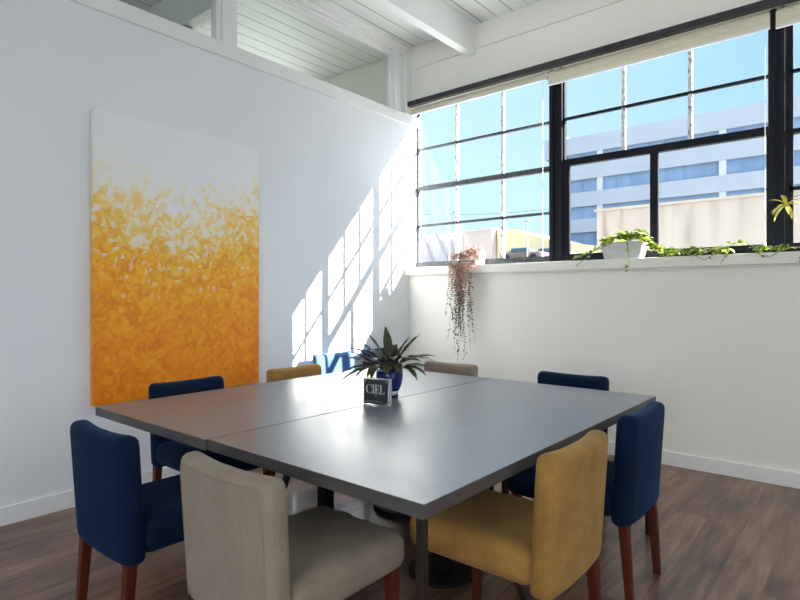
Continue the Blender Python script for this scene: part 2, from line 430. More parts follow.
# unseen windows added behind and right of the camera to let light in
def fill_window(name, a, b, axis):
    (x0, y0), (x1, y1) = a, b
    fr = []; z0, z1 = .9, 3.3
    if axis == 'y':
        fr = [((x0, y0, z0), (x1, y1, z0 + .05)), ((x0, y0, z1 - .05), (x1, y1, z1)), ((x0, y0, z0), (x1, y0 + .05, z1)), ((x0, y1 - .05, z0), (x1, y1, z1)), ((x0, (y0 + y1) / 2 - .03, z0), (x1, (y0 + y1) / 2 + .03, z1))]
        pn = [((x0 + .02, y0, z0), (x0 + .026, y1, z1))]
    else:
        fr = [((x0, y0, z0), (x1, y1, z0 + .05)), ((x0, y0, z1 - .05), (x1, y1, z1)), ((x0, y0, z0), (x0 + .05, y1, z1)), ((x1 - .05, y0, z0), (x1, y1, z1)), (((x0 + x1) / 2 - .03, y0, z0), ((x0 + x1) / 2 + .03, y1, z1))]
        pn = [((x0, y0 + .02, z0), (x1, y0 + .026, z1))]
    pane_struct(name, fr, pn, BLACKSTEEL, GLASS)
fill_window('fill_window_6', (XR + .1, -2.3), (XR + .15, .3), 'y')
fill_window('fill_window_7', (XR + .1, .5), (XR + .15, 3.2), 'y')
fill_window('fill_window_8', (-3.2, YB - .15), (-.7, YB - .1), 'x')
fill_window('fill_window_9', (-.4, YB - .15), (2.1, YB - .1), 'x')

# ------------------------------------------------------------------ blinds and their rail
bm = bm_new(); add_span(bm, (XL + .01, YW - .06, 3.295), (XR, YW, 3.345))
obj('blind_rail', bm, RAILM, bevel=.003, cat='rail', label='long charcoal rail fixed along the wall above all the window blinds')
def blind(x0, x1, zb, label, cords):
    t = thing('roller_blind', label, 'blind', ((x0 + x1) / 2, YW + .04, zb), group=None)
    xc = (x0 + x1) / 2; w = x1 - x0
    bm = bm_new(); add_cyl(bm, (-w / 2 + .01, 0, 3.285 - zb - .01), (w / 2 - .01, 0, 3.285 - zb - .01), .022, seg=20)
    obj('roller', bm, BLIND, t, smooth=True)
    bm = bm_new(); n = 5
    # rolled cloth hanging in shallow pleats
    H = 3.27 - zb
    for i in range(n):
        z1 = H - i * H / n; z0 = H - (i + 1) * H / n
        add_span(bm, (-w / 2 + .005, -.030 + .004 * (i % 2), z0), (w / 2 - .005, -.020 + .004 * (i % 2), z1))
    obj('blind_cloth', bm, BLIND, t)
    bm = bm_new(); add_span(bm, (-w / 2 + .004, -.034, -.012), (w / 2 - .004, -.012, .006))
    obj('bottom_bar', bm, TRIM, t, bevel=.002)
    for cx, zl in cords:
        bm = bm_new(); add_cyl(bm, (cx - xc, -.05, zl - zb), (cx - xc, -.05, 0.03), .0022, seg=6)
        c = obj('pull_cord', bm, CORD, t)
        bm = bm_new(); add_cyl(bm, (cx - xc, -.05, zl - zb - .05), (cx - xc, -.05, zl - zb), .007, .004, seg=8)
        obj('cord_weight', bm, CORD, c)
blind(XL + .01, -2.20, 3.232, 'rolled up cream blind over the small paned window beside the left wall', [(-2.225, 1.70)])
blind(-2.19, -.53, 3.175, 'rolled up cream blind over the middle window with the two large lower panes', [(-.56, 1.70)])
blind(-.505, .60, 3.165, 'rolled up cream blind over the window at the far right edge', [])

# ------------------------------------------------------------------ painting
bm = bm_new(); add_rbox(bm, (0, 0, .94), (.042, 1.24, 1.86), .004, 6)
cv = obj('painting', bm, [PAINT], loc=(-3.738, 2.075, .60), cat='painting', label='tall abstract canvas fading from white down to bright orange on the left wall')
bm = bm_new(); add_span(bm, (-.023, -.60, .03), (-.017, .60, 1.85)); obj('stretcher_frame', bm, plain('pine', (.5, .4, .28)), cv)

# small dome lamp under the beam of the next room
t = thing('ceiling_lamp', 'small round grey ceiling lamp seen through the high left glass', 'lamp', (-4.5, 2.51, 3.6))
bm = bm_new(); add_lathe(bm, [(.055, 0), (.055, -.02), (.065, -.025)]); obj('mount', bm, plain('grey_lamp_metal', (.2, .22, .22)), t, smooth=True)
bm = bm_new(); add_lathe(bm, [(.065, -.025), (.062, -.045), (.04, -.06), (.0, -.065)]); obj('lamp_shade', bm, plain('grey_glass', (.3, .33, .33), .3), t, smooth=True)

# ------------------------------------------------------------------ tables
def table(x0, x1, y0, y1, label, tilt, legs, post_xy, braces, base):
    cx, cy = (x0 + x1) / 2, (y0 + y1) / 2
    t = thing('conference_table', label, 'table', (cx, cy, 0), group=None)
    bm = bm_new(); add_span(bm, (x0 - cx, y0 - cy, .708), (x1 - cx, y1 - cy, .75))
    top = obj('tabletop', bm, [SLATE, EDGE], t, bevel=.002)
    for p in top.data.polygons:
        if abs(p.normal.z) < .5 or p.normal.z < 0: p.material_index = 1
    top.rotation_euler = (0, tilt, 0)
    for lx, ly in legs:
        bm = bm_new(); add_span(bm, (lx - cx - .012, ly - cy - .012, 0), (lx - cx + .012, ly - cy + .012, .706))
        l = obj('leg', bm, BRONZE, t, bevel=.002)
    px, py = post_xy[0] - cx, post_xy[1] - cy
    bm = bm_new(); add_span(bm, (px - .034, py - .034, 0.02), (px + .034, py + .034, .70)); obj('post', bm, BLACKMETAL, t, bevel=.003)
    bm = bm_new(); add_span(bm, (px - .2, py - .2, .69), (px + .2, py + .2, .7055)); obj('mounting_plate', bm, BLACKMETAL, t)
    bm = bm_new(); add_lathe(bm, [(.0, .0), (.16, .0), (.16, .012), (.06, .022), (.0, .022)], (px, py, 0), 36); obj('base', bm, BLACKMETAL, t)
    for dx in braces:
        a = Vector((px + .09 * dx, py, .70)); b = Vector((px + .44 * dx, py, 0.01)); d = b - a
        bm = bm_new(); add_box(bm, (a + b) / 2, (.035, .03, d.length), d.to_track_quat('Z', 'Y').to_matrix()); obj('brace', bm, BRONZE, t)
    if base:
        bx, by = base[0] - cx, base[1] - cy
        bm = bm_new(); add_span(bm, (bx - .03, by - .03, .02), (bx + .03, by + .03, .706)); obj('post', bm, BLACKMETAL, t)
        bm = bm_new(); add_lathe(bm, [(.0, .0), (.22, .0), (.22, .03), (.05, .05), (.0, .05)], (bx, by, 0), 36); obj('base', bm, BLACKMETAL, t)
    return t
table(-2.95, -1.946, 1.165, 3.265, 'left half of the big grey meeting table, nearer the orange painting', math.radians(-.12),
      [(-2.90, 3.22), (-1.98, 3.22)], (-2.40, 2.20), (-1,), (-2.19, 2.70))
table(-1.944, -.903, 1.175, 3.268, 'right half of the big grey meeting table, nearer the camera and mustard chair', math.radians(.1),
      [(-.925, 1.197), (-.93, 3.22), (-1.91, 3.22)], (-1.55, 2.16), (1,), None)

# ------------------------------------------------------------------ chairs  (local: rear faces -Y, seat towards +Y)
HC = .80
def chair_meshes(fab, piping):
    root = thing('dining_chair', 'x', 'chair')
    W = .465
    def dback(p):
        t = (p.z + .235) / .47                      # 0 bottom, 1 top
        u = p.x / (W / 2)
        y = p.y - .030 * t + .016 * (u * u) * 1.0   # leans back, wraps round the sitter
        z = p.z + (.010 * (u * u) - .004) * max(0, t)
        x = p.x * (1 - .02 * (1 - t))
        return Vector((x, y, z))
    bm = bm_new(); add_rbox(bm, (0, .055, .565), (W, .085, .47), .035, 12, dback)
    back = obj('backrest', bm, fab, root, smooth=True)
    def dseat(p):
        q = p.copy()
        # rounder front corners in plan, a slight crown on top
        f = max(0, (p.y - .12) / .13)
        q.x *= 1 - .03 * min(1, f) ** 2
        if p.z > 0: q.z += .012 * (1 - (p.x / .25) ** 2) * (1 - (p.y / .23) ** 2)
        return q
    bm = bm_new(); add_rbox(bm, (0, .35, .418), (W - .005, .53, .13), .05, 12, dseat)
    obj('seat', bm, fab, root, smooth=True)
    if piping:
        bm = bm_new()
        pts = []
        hw = W / 2 - .024; hz = .235 - .022
        path = [(-hw, -hz)] + [(-hw, -hz + .02 + i * (2 * hz - .06) / 8) for i in range(9)] + [(-hw + .03 * (1 - math.cos(a)), hz - .03 + .03 * math.sin(a)) for a in (.4, .8, 1.2, PI / 2)] + \
               [(x * hw / 10 , hz) for x in range(-8, 9)] + [(hw - .03 * (1 - math.cos(a)), hz - .03 + .03 * math.sin(a)) for a in (PI / 2, 1.2, .8, .4)] + [(hw, hz - .04 - i * (2 * hz - .06) / 8) for i in range(9)]
        for x, z in path:
            p = dback(Vector((x, -.0405, z))); pts.append((p.x, p.y + .055, p.z + .565))
        add_tube(bm, pts, .0028, 5); obj('seam', bm, fab, back, smooth=True)
    for sx in (-1, 1):
        for fy in (0, 1):
            bm = bm_new()
            x = sx * (W / 2 - .04); y = .555 if fy else .06
            yb = y + (.0 if fy else -.03)
            n = 4; secs = []
            for i in range(n + 1):
                t = i / n; z = .40 * (1 - t); h = .021 - .006 * t
                cy = y + (yb - y) * t
                secs.append([bm.verts.new((x + a * h, cy + b * h, z)) for a, b in ((-1, -1), (1, -1), (1, 1), (-1, 1))])
            for a, b in zip(secs, secs[1:]):
                for k in range(4): bm.faces.new((a[k], a[(k + 1) % 4], b[(k + 1) % 4], b[k]))
            bm.faces.new(secs[0]); bm.faces.new(secs[-1][::-1])
            obj('leg', bm, WALNUT, root, bevel=.004)
    return root
def R_(d): return math.radians(d)
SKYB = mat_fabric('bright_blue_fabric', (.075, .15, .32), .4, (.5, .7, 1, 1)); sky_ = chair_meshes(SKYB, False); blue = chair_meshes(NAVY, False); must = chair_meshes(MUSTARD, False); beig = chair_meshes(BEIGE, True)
def first(o, loc, rz, label, group=None):
    o.location = (*loc, 0); o.rotation_euler = (0, 0, rz); o['label'] = label
    if group: o['group'] = group
def more(o, loc, rz, label, group=None): return dup(o, (*loc, 0), rz, label, group)
G1, G2, G3, G4 = 'navy chairs of the meeting room', 'mustard chairs round the meeting table', 'beige chairs round the meeting table', 'navy chairs along the left wall'
# near-left side: rear faces -y
first(blue, (-2.225, .865), R_(0), 'navy velvet dining chair at the near left end, back to the camera', G1)
first(beig, (-1.455, .91), R_(0), 'beige linen dining chair in the near foreground, back to the camera', G3)
# near-right side: rear faces +x
first(must, (-.735, 1.86), R_(90), 'mustard velvet dining chair pulled up to the near right table edge', G2)
more(blue, (-.735, 2.60), R_(90), 'navy velvet dining chair at the right table corner beside the mustard chair', G1)
# far-left side, near the painting: rear faces -x
more(blue, (-3.155, 1.75), R_(-90), 'navy velvet dining chair in front of the orange painting', G1)
more(must, (-3.155, 2.56), R_(-90), 'mustard velvet dining chair beyond the table beside the painting edge', G2)
# far-right side, near the window wall: rear faces +y
more(beig, (-2.405, 3.50), R_(180), 'beige linen dining chair beyond the table under the hanging plant', G3)
more(blue, (-1.46, 3.50), R_(180), 'navy velvet dining chair beyond the table facing the camera by window wall', G1)
# against the left wall
first(sky_, (-3.66, 3.41), R_(-90), 'bright blue sunlit chair against the left wall, left of the table plant')
more(blue, (-3.66, 4.03), R_(-90), 'navy chair against the left wall in the corner, directly behind the table plant', G1)

# ------------------------------------------------------------------ plants
def leaf(bm, base, az, el0, length, width, droop, fold=.25, segs=9, tip=1.0, wav=0):
    """lanceolate blade; leaves the base at elevation el0 and droops"""
    p = Vector(base); el = el0; step = length / segs; rows = []
    for i in range(segs + 1):
        t = i / segs
        w = width * .5 * (math.sin(PI * min(1, t * .97 + .03)) ** .8) * (1 - .25 * t) if i not in (0, segs) else width * .03
        d = Vector((math.cos(az) * math.cos(el), math.sin(az) * math.cos(el), math.sin(el)))
        s = Vector((-math.sin(az), math.cos(az), 0)); n = s.cross(d)
        wz = wav * math.sin(i * 2.1)
        rows.append((bm.verts.new(p + s * w - n * (w * fold + wz)), bm.verts.new(p), bm.verts.new(p - s * w - n * (w * fold - wz))))
        p = p + d * step; el -= droop / segs
    for a, b in zip(rows, rows[1:]):
        bm.faces.new((a[0], a[1], b[1], b[0])); bm.faces.new((a[1], a[2], b[2], b[1]))

def leaf_mat(name, stops, scale=30, rough=.45, stretch=(1, 1, 1)):
    m, nt, b = nodes_of(name)
    n = N(nt, 'ShaderNodeTexNoise'); n.inputs['Scale'].default_value = scale; n.inputs['Detail'].default_value = 3
    L(nt, coords(nt, stretch), n.inputs['Vector'])
    r = ramp(nt, n.outputs['Fac'], stops); L(nt, r.outputs[0], b.inputs['Base Color'])
    setin(b, Roughness=rough, Specular_IOR_Level=.4)
    return m
CAL = leaf_mat('dark_green_and_plum_leaf', [(.36, (.060, .018, .014)), (.46, (.022, .024, .010)), (.54, (.05, .085, .02)), (.64, (.035, .020, .012))], 38)
CALT = leaf_mat('browning_leaf', [(.35, (.10, .06, .02)), (.6, (.45, .13, .03))], 30)
POTB = plain('cobalt_glaze', (.008, .02, .16), .18)
POTW = plain('white_glaze', (.7, .7, .68), .25)
SOIL = mat_noise('potting_soil', (.02, .012, .008), (.06, .04, .025), 60, rough=.95, bump=.6)
PC = (-2.005, 2.305)
t = thing('potted_plant', 'dark leaved plant in a glossy blue pot in the middle of the table', 'plant', (*PC, .752))
bm = bm_new(); add_lathe(bm, [(.0, .010), (.040, .010), (.046, .018), (.052, .038)]); obj('pot_foot', bm, POTW, t, smooth=True, label='white lower band of the pot')
bm = bm_new(); add_lathe(bm, [(.0, 0), (.046, 0), (.048, .004), (.046, .012), (.0, .012)]); obj('saucer', bm, BLACKMETAL, t, smooth=True)
bm = bm_new(); add_lathe(bm, [(.052, .036), (.064, .06), (.073, .10), (.073, .14), (.069, .145), (.064, .135), (.0, .130)]); obj('pot', bm, POTB, t, smooth=True)
bm = bm_new(); add_lathe(bm, [(.0, .132), (.064, .132), (.0, .137)]); obj('soil', bm, SOIL, t)
AV = R_(39.95)   # heading of the view, used to fan the leaves the way the plant grows
bm = bm_new(); st = bm_new()
# (bearing in degrees measured from the room's +x+y diagonal, start elevation, length, width, droop)
spec = [(182, 42, .215, .040, 45), (176, 22, .225, .040, 25), (188, 8, .20, .042, 45), (200, -2, .20, .045, 35), (160, 62, .20, .034, 20), (172, 50, .20, .036, 30),
        (110, 78, .20, .046, 12), (95, 68, .17, .044, 40), (20, 52, .215, .040, 12), (2, 30, .215, .050, 38), (-8, 16, .20, .046, 50), (-25, 8, .17, .044, 55),
        (-42, 10, .17, .042, 75), (-70, 25, .13, .046, 110), (-95, 30, .13, .048, 120), (-120, 22, .15, .046, 100), (215, 12, .17, .042, 60), (232, 18, .15, .042, 80),
        (185, 30, .19, .04, 15), (12, 62, .17, .04, 10), (-30, 35, .16, .044, 60), (-80, 50, .13, .05, 90), (-50, 45, .14, .046, 70), (240, 40, .14, .046, 80), (60, 45, .17, .04, 60), (35, 30, .18, .04, 50), (130, 40, .17, .04, 50), (150, 28, .18, .042, 50), (-15, 40, .17, .044, 70), (265, 55, .12, .042, 100), (75, 60, .15, .04, 50)]
for az, el, ln, w, dr in spec:
    a = AV + R_(az); r0 = .012 + random.random() * .012
    b0 = Vector((math.cos(a) * r0, math.sin(a) * r0, .135))
    e = R_(max(el + 12, 30)); l0 = .055 + .015 * random.random()
    b1_ = b0 + Vector((math.cos(a) * math.cos(e), math.sin(a) * math.cos(e), math.sin(e) * 1.0)) * l0
    add_tube(st, [b0, (b0 + b1_) / 2 + Vector((0, 0, .004)), b1_], .0022, 5)
    leaf(bm, b1_, a, R_(el), ln * (1.06 if 150 < az < 210 else .92), w * 1.3, R_(dr), .35, wav=.002)
obj('foliage', bm, CAL, t, smooth=True)
obj('stems', st, leaf_mat('plum_stem', [(.4, (.06, .015, .015)), (.6, (.05, .06, .02))]), t, smooth=True)
bm = bm_new(); a = AV + R_(-2); leaf(bm, (.165 * math.cos(a), .165 * math.sin(a), .215), a, R_(-5), .085, .030, R_(30), .35, segs=5); obj('dry_leaf', bm, CALT, t, smooth=True, label='orange brown dried leaf tip')

# sign block
SB = Vector((-1.905, 2.081, .7515)); ang = math.atan2(.024, .149)
t = thing('table_sign', 'small clear acrylic block with a black panel reading CIEL', 'sign', SB, ang)
SW, SH, SD = .152, .132, .036
ACR = bpy.data.materials.new('clear_acrylic'); ACR.use_nodes = True
setin(ACR.node_tree.nodes['Principled BSDF'], Base_Color=(.96, .98, .98, 1), Roughness=.03, IOR=1.45, Transmission_Weight=.75)
bm = bm_new(); add_span(bm, (-SW / 2, .004, 0), (SW / 2, SD, SH)); obj('acrylic_block', bm, ACR, t, bevel=.002)
bm = bm_new(); add_span(bm, (-SW / 2 + .009, -.0005, .006), (SW / 2 - .003, .0035, SH - .004)); obj('black_panel', bm, mat_noise('slate_black_panel', (.022, .024, .03), (.03, .033, .04), 40, rough=.4), t)
SILV = plain('silver_print', (.5, .5, .5), .35)
def letters():
    bm = bm_new(); y0, y1 = -.0022, -.0006
    def q(x0, z0, x1, z1): add_span(bm, (x0, y0, z0), (x1, y1, z1))
    b, h = .058, .045; tk, th = .0075, .0022
    # C
    cx, cz, ro = -.037, b + h / 2, h / 2
    n = 22; a0, a1 = R_(48), R_(312)
    pts = []
    for i in range(n + 1):
        a = a0 + (a1 - a0) * i / n
        thick = th + (tk - th) * max(0, -math.cos(a)) ** 1.0
        pts.append((cx + ro * .8 * math.cos(a), cz + ro * math.sin(a), thick, a))
    ring = []
    for x, z, k, a in pts:
        inn = (x - math.cos(a) * k, z - math.sin(a) * k * .6)
        ring.append([bm.verts.new((x, y0, z)), bm.verts.new((inn[0], y0, inn[1])), bm.verts.new((inn[0], y1, inn[1])), bm.verts.new((x, y1, z))])
    for r1, r2 in zip(ring, ring[1:]):
        for k in range(4): bm.faces.new((r1[k], r1[(k + 1) % 4], r2[(k + 1) % 4], r2[k]))
    q(-.024, b + h - .014, -.0218, b + h); q(-.024, b, -.0218, b + .012)
    # I
    q(-.015, b, -.0075, b + h); q(-.019, b, -.0035, b + th); q(-.019, b + h - th, -.0035, b + h)
    # E
    q(.001, b, .0085, b + h); q(-.0015, b, .0225, b + th); q(-.0015, b + h - th, .0225, b + h); q(.0085, b + h / 2 - th / 2, .0175, b + h / 2 + th / 2)
    q(.0165, b + h / 2 - .006, .0185, b + h / 2 + .006); q(.0205, b + h - .011, .0225, b + h); q(.0205, b, .0225, b + .011)
    # L
    q(.030, b, .0375, b + h); q(.0265, b + h - th, .041, b + h); q(.0265, b, .054, b + th); q(.0518, b, .054, b + .013)
    # small rule and the line of small print at the bottom, drawn as fine strokes
    q(-.006, .0475, .012, .0487)
    return bm
obj('lettering', letters(), SILV, t, label='silver serif letters CIEL')
bm = bm_new()
for i in range(34):
    if i % 6 == 5: continue
    x = -.050 + i * .0029; add_span(bm, (x, -.0018, .0175), (x + .0014, -.0008, .0195 + .0008 * (i % 3)))
obj('small_print', bm, SILV, t, label='row of tiny silver print')
for sx in (-SW / 2 + .016, SW / 2 - .010):
    for z in (.014, SH - .012):
        bm = bm_new(); add_cyl(bm, (sx, -.003, z), (sx, .0, z), .0026, seg=12); obj('screw', bm, SILV, t)

# ivy / pothos on the sill
POTH = leaf_mat('bright_green_leaf', [(.3, (.12, .26, .02)), (.5, (.34, .48, .05)), (.65, (.70, .68, .18))], 22)
POTHD = leaf_mat('green_vine_stem', [(.3, (.05, .10, .02)), (.7, (.16, .20, .06))], 22)
def heart(bm, p, az, tilt, s, roll=0):
    pts = [(0, 0), (.35, .42), (.18, .62), (-.1, .55)]  # unused guide
    prof = [(-.12, .30), (.10, .50), (.42, .46), (.75, .24), (1.05, 0)]
    M = Matrix.Translation(p) @ Matrix.Rotation(az, 4, 'Z') @ Matrix.Rotation(tilt, 4, 'Y') @ Matrix.Rotation(roll, 4, 'X')
    mid = [bm.verts.new(M @ Vector((x * s, 0, 0))) for x in (0, .18, .45, .76)]; tipv = bm.verts.new(M @ Vector((1.05 * s, 0, -.06 * s)))
    for sg in (-1, 1):
        e = [bm.verts.new(M @ Vector((x * s, sg * y * s, -.10 * s))) for x, y in prof[:-1]]
        bm.faces.new((mid[0], e[0], e[1], mid[1]) if sg > 0 else (mid[1], e[1], e[0], mid[0]))
        bm.faces.new((mid[1], e[1], e[2], mid[2]) if sg > 0 else (mid[2], e[2], e[1], mid[1]))
        bm.faces.new((mid[2], e[2], e[3], mid[3]) if sg > 0 else (mid[3], e[3], e[2], mid[2]))
        bm.faces.new((mid[3], e[3], tipv) if sg > 0 else (tipv, e[3], mid[3]))
def vine(lf, st, pts, n, s, jit=.02):
    pts = [Vector(p) for p in pts]
    dense = []
    for a, b in zip(pts, pts[1:]):
        for k in range(6):
            dense.append(a.lerp(b, k / 6) + Vector([random.uniform(-1, 1) * jit * .3 for _ in range(3)]))
    dense.append(pts[-1])
    add_tube(st, dense, .0022, 5)
    for i in range(n):
        p = dense[int(random.random() * (len(dense) - 1))] + Vector((random.uniform(-jit, jit), random.uniform(-jit, jit * .4), random.uniform(-jit * .2, jit)))
        heart(lf, p, random.uniform(PI, 2 * PI) + random.uniform(-.5, .5), random.uniform(-.3, 1.0), s * random.uniform(.6, 1.15), random.uniform(-.7, .7))
t = thing('potted_vine', 'bright green vine in a square white pot trailing along the window sill', 'plant', (-1.53, 4.66, 1.601))
O = Vector((-1.53, 4.66, 1.601))
bm = bm_new()
def tapered(bm, w0, d0, w1, d1, h, wall):
    def ringv(w, d, z): return [bm.verts.new((sx * w / 2, sy * d / 2, z)) for sx, sy in ((-1, -1), (1, -1), (1, 1), (-1, 1))]
    a = ringv(w0, d0, 0); b = ringv(w1, d1, h); c = ringv(w1 - wall * 2, d1 - wall * 2, h); d = ringv(w1 - wall * 2, d1 - wall * 2, h - .03)
    for p, q in ((a, b), (b, c), (c, d)):
        for k in range(4): bm.faces.new((p[k], p[(k + 1) % 4], q[(k + 1) % 4], q[k]))
    bm.faces.new(a[::-1]); bm.faces.new(d)
tapered(bm, .28, .12, .335, .14, .135, .008); obj('pot', bm, POTW, t, bevel=.004)
lf, st = bm_new(), bm_new()
def rel(*ps): return [Vector(p) - O for p in ps]
yf = 4.575
# crown over the pot
vine(lf, st, rel((-1.64, 4.63, 1.75), (-1.50, 4.62, 1.79), (-1.36, 4.62, 1.76)), 90, .056, .042)
vine(lf, st, rel((-1.62, 4.62, 1.75), (-1.72, 4.60, 1.70), (-1.84, 4.58, 1.635), (-1.92, 4.575, 1.61)), 30, .034, .02)
vine(lf, st, rel((-1.72, 4.60, 1.70), (-1.80, 4.55, 1.62), (-1.89, 4.545, 1.545)), 4, .038, .012)
vine(lf, st, rel((-1.50, 4.60, 1.78), (-1.465, 4.56, 1.68), (-1.46, 4.555, 1.58), (-1.475, 4.55, 1.49)), 12, .030, .014)
vine(lf, st, rel((-1.38, 4.62, 1.77), (-1.30, 4.61, 1.70), (-1.22, 4.60, 1.64), (-1.05, 4.60, 1.63), (-.88, 4.60, 1.625), (-.75, 4.60, 1.63)), 170, .040, .028)
vine(lf, st, rel((-1.34, 4.62, 1.78), (-1.26, 4.60, 1.66), (-1.20, 4.58, 1.63)), 16, .042, .025)
vine(lf, st, rel((-1.10, 4.58, 1.63), (-1.0, 4.55, 1.60), (-.92, 4.545, 1.565), (-.86, 4.55, 1.60)), 5, .022, .012)
vine(lf, st, rel((-.80, 4.58, 1.63), (-.79, 4.55, 1.58), (-.82, 4.545, 1.53)), 2, .034, .008)
vine(lf, st, rel((-.80, 4.6, 1.64), (-.70, 4.6, 1.70), (-.62, 4.6, 1.63), (-.55, 4.6, 1.625), (-.50, 4.59, 1.63), (-.42, 4.59, 1.63)), 48, .030, .02)
vine(lf, st, rel((-.62, 4.58, 1.63), (-.58, 4.55, 1.58), (-.52, 4.545, 1.565), (-.47, 4.56, 1.60), (-.44, 4.575, 1.64)), 3, .034, .01)
obj('foliage', lf, POTH, t, smooth=True); obj('stems', st, POTHD, t, smooth=True)

# yellow-green spiky leaves of the plant at the right edge, with its trailing stem
SPK = leaf_mat('yellow_green_spiky_leaf', [(.3, (.30, .36, .03)), (.6, (.85, .72, .16))], 20)
t = thing('spider_plant', 'spiky yellow green leaves of a potted plant at the far right window', 'plant', (-.20, 4.67, 1.601))
bm = bm_new(); add_lathe(bm, [(.0, 0), (.055, 0), (.075, .13), (.070, .13), (.066, .11), (0, .11)]); obj('pot', bm, POTW, t, smooth=True)
bm = bm_new(); st = bm_new()
for k in range(16):
    a = k * 2.4; leaf(bm, (.01 * math.cos(a), .01 * math.sin(a), .11), a, R_(60 + 12 * math.sin(k)), .22, .018, R_(70), .3, segs=8)
hub = Vector((-.235, -.06, .32))
add_tube(st, [(0, 0, .11), (-.04, -.02, .30), (-.12, -.04, .385), (-.20, -.05, .37), hub], .0025, 5)
for k in range(13):
    a = k * 2 * PI / 13 + .2
    leaf(bm, hub, a, R_(5 + 40 * math.sin(k * 2.3)), .125 + .02 * math.sin(k * 1.7), .034, R_(50), .25, segs=6)
for k in range(8):
    a = k * .8; leaf(bm, Vector((-.19, -.06, .02)), a, R_(20), .06, .022, R_(50), .3, segs=5)
obj('foliage', bm, SPK, t, smooth=True); 
for k in range(3):
    x = -.13 + .03 * k; pts = [(x, -.06, .10), (x - .02, -.10, .06)] + [(x - .02 + .012 * math.sin(j * 1.3 + k), -.115, .03 - j * .025) for j in range(6)]
    add_tube(st, pts, .0016, 5)
    for j in range(6): leaf(st, (x - .02 + .012 * math.sin(j * 1.3 + k), -.117, .03 - j * .025), j * 2.2, .2, .02, .010, 1, .2, segs=3)
obj('stems', st, leaf_mat('brown_vine', [(.3, (.05, .05, .03)), (.6, (.12, .11, .05))]), t)

# string of hearts cascading from the left part of the sill
HRT = leaf_mat('dusty_rose_leaf', [(.3, (.34, .15, .12)), (.55, (.58, .36, .29)), (.7, (.42, .36, .24))], 40)
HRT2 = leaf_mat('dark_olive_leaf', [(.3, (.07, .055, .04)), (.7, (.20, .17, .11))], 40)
t = thing('hanging_plant', 'rosy brown string plant cascading down the wall from a white pot on the sill', 'plant', (-2.90, 4.665, 1.601))
O = Vector((-2.90, 4.665, 1.601))
bm = bm_new(); add_lathe(bm, [(0, 0), (.045, 0), (.058, .13), (.054, .13), (.05, .11), (0, .11)]); obj('pot', bm, POTW, t, smooth=True)
top, low, st = bm_new(), bm_new(), bm_new()
for k in range(95):
    x0 = random.gauss(-3.035, .07); x0 = max(-3.17, min(-2.88, x0))
    L_ = random.choice((random.uniform(.15, .5), random.uniform(.45, 1.12))) * (1 - min(.8, abs(x0 + 3.0) * 3.2))
    L_ = max(L_, .10)
    pts = [(-.01, -.01, .11), (x0 * .6 + 1.77, -.05, .14 + random.uniform(-.05, .02)), (x0 + 2.90, -.105, .09), (x0 + 2.90, -.125 - random.random() * .03, .0)]
    x = x0 + 2.90; y = pts[-1][1]; z = 0; lean = random.uniform(-.10, .10)
    while -z < L_:
        z -= .022; x += random.uniform(-.005, .005) + lean * .022; x = x * .995 + (-3.0 + 2.9) * .005
        pts.append((x, y + random.uniform(-.003, .003), z))
    add_tube(st, pts, .0007, 3)
    for j, p in enumerate(pts[1:]):
        for _ in range(4 if j < 3 else 1):
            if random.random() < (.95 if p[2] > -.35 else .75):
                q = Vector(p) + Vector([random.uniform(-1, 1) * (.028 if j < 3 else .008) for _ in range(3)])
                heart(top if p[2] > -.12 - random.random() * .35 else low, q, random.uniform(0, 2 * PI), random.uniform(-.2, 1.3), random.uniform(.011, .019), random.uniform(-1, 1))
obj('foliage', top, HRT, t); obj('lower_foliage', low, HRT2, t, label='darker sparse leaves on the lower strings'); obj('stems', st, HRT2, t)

# ------------------------------------------------------------------ outside
S = 1.75
CONC = mat_noise('pale_concrete_panels', (.30, .335, .38), (.345, .38, .43), .15, rough=.8)
BWIN = mat_noise('blue_office_glass', (.14, .21, .33), (.20, .29, .43), .5, (1, 1, .3), rough=.12)
BPIER = plain('white_pier', (.44, .46, .48))
Y0 = 40 * S
def zz(z): return 1.3 + (z - 1.3) * S
b = thing('office_building', 'long white office block with blue window bands seen through the windows', 'building', (-18.3 * S, Y0, -6))
BO = Vector((-18.3 * S, Y0, -6))
bands = [(11.0, 11.76), (8.9, 9.83), (6.93, 7.85), (4.95, 5.95), (3.0, 3.9)]
X0, X1 = -17.6 * S, 25.0
zs = [zz(13.0)]; bm = bm_new()
lo = 0
edges = [zz(13.0)] + [zz(v) for bd in bands for v in (bd[1], bd[0])] + [-6]
for i in range(0, len(edges), 2):
    add_span(bm, Vector((X0, Y0, edges[i + 1])) - BO, Vector((X1, Y0 + 14, edges[i])) - BO)
obj('facade', bm, CONC, b)
bm = bm_new(); add_span(bm, Vector((X0 + .5, Y0 + .6, -6)) - BO, Vector((X1 - .5, Y0 + 13, edges[0] - .5)) - BO); obj('core', bm, CONC, b)
piers = [-14.86 * S + i * 7.76 * S for i in range(5)]
for (za, zb) in bands:
    xs = [X0 + .3] + piers + [X1]
    for i in range(len(xs) - 1):
        bm = bm_new(); add_span(bm, Vector((xs[i] + .35, Y0 + .35, zz(za))) - BO, Vector((xs[i + 1] - .35, Y0 + .45, zz(zb))) - BO)
        n = max(1, int((xs[i + 1] - xs[i]) / 1.7))
        for k in range(1, n): 
            x = xs[i] + (xs[i + 1] - xs[i]) * k / n; add_span(bm, Vector((x - .05, Y0 + .27, zz(za))) - BO, Vector((x + .05, Y0 + .37, zz(zb))) - BO)
        obj('window', bm, BWIN, b)
for x in piers: bm = bm_new(); add_span(bm, Vector((x - .35, Y0 + .05, -6)) - BO, Vector((x + .35, Y0 + .7, zz(12))) - BO); obj('pier', bm, BPIER, b)
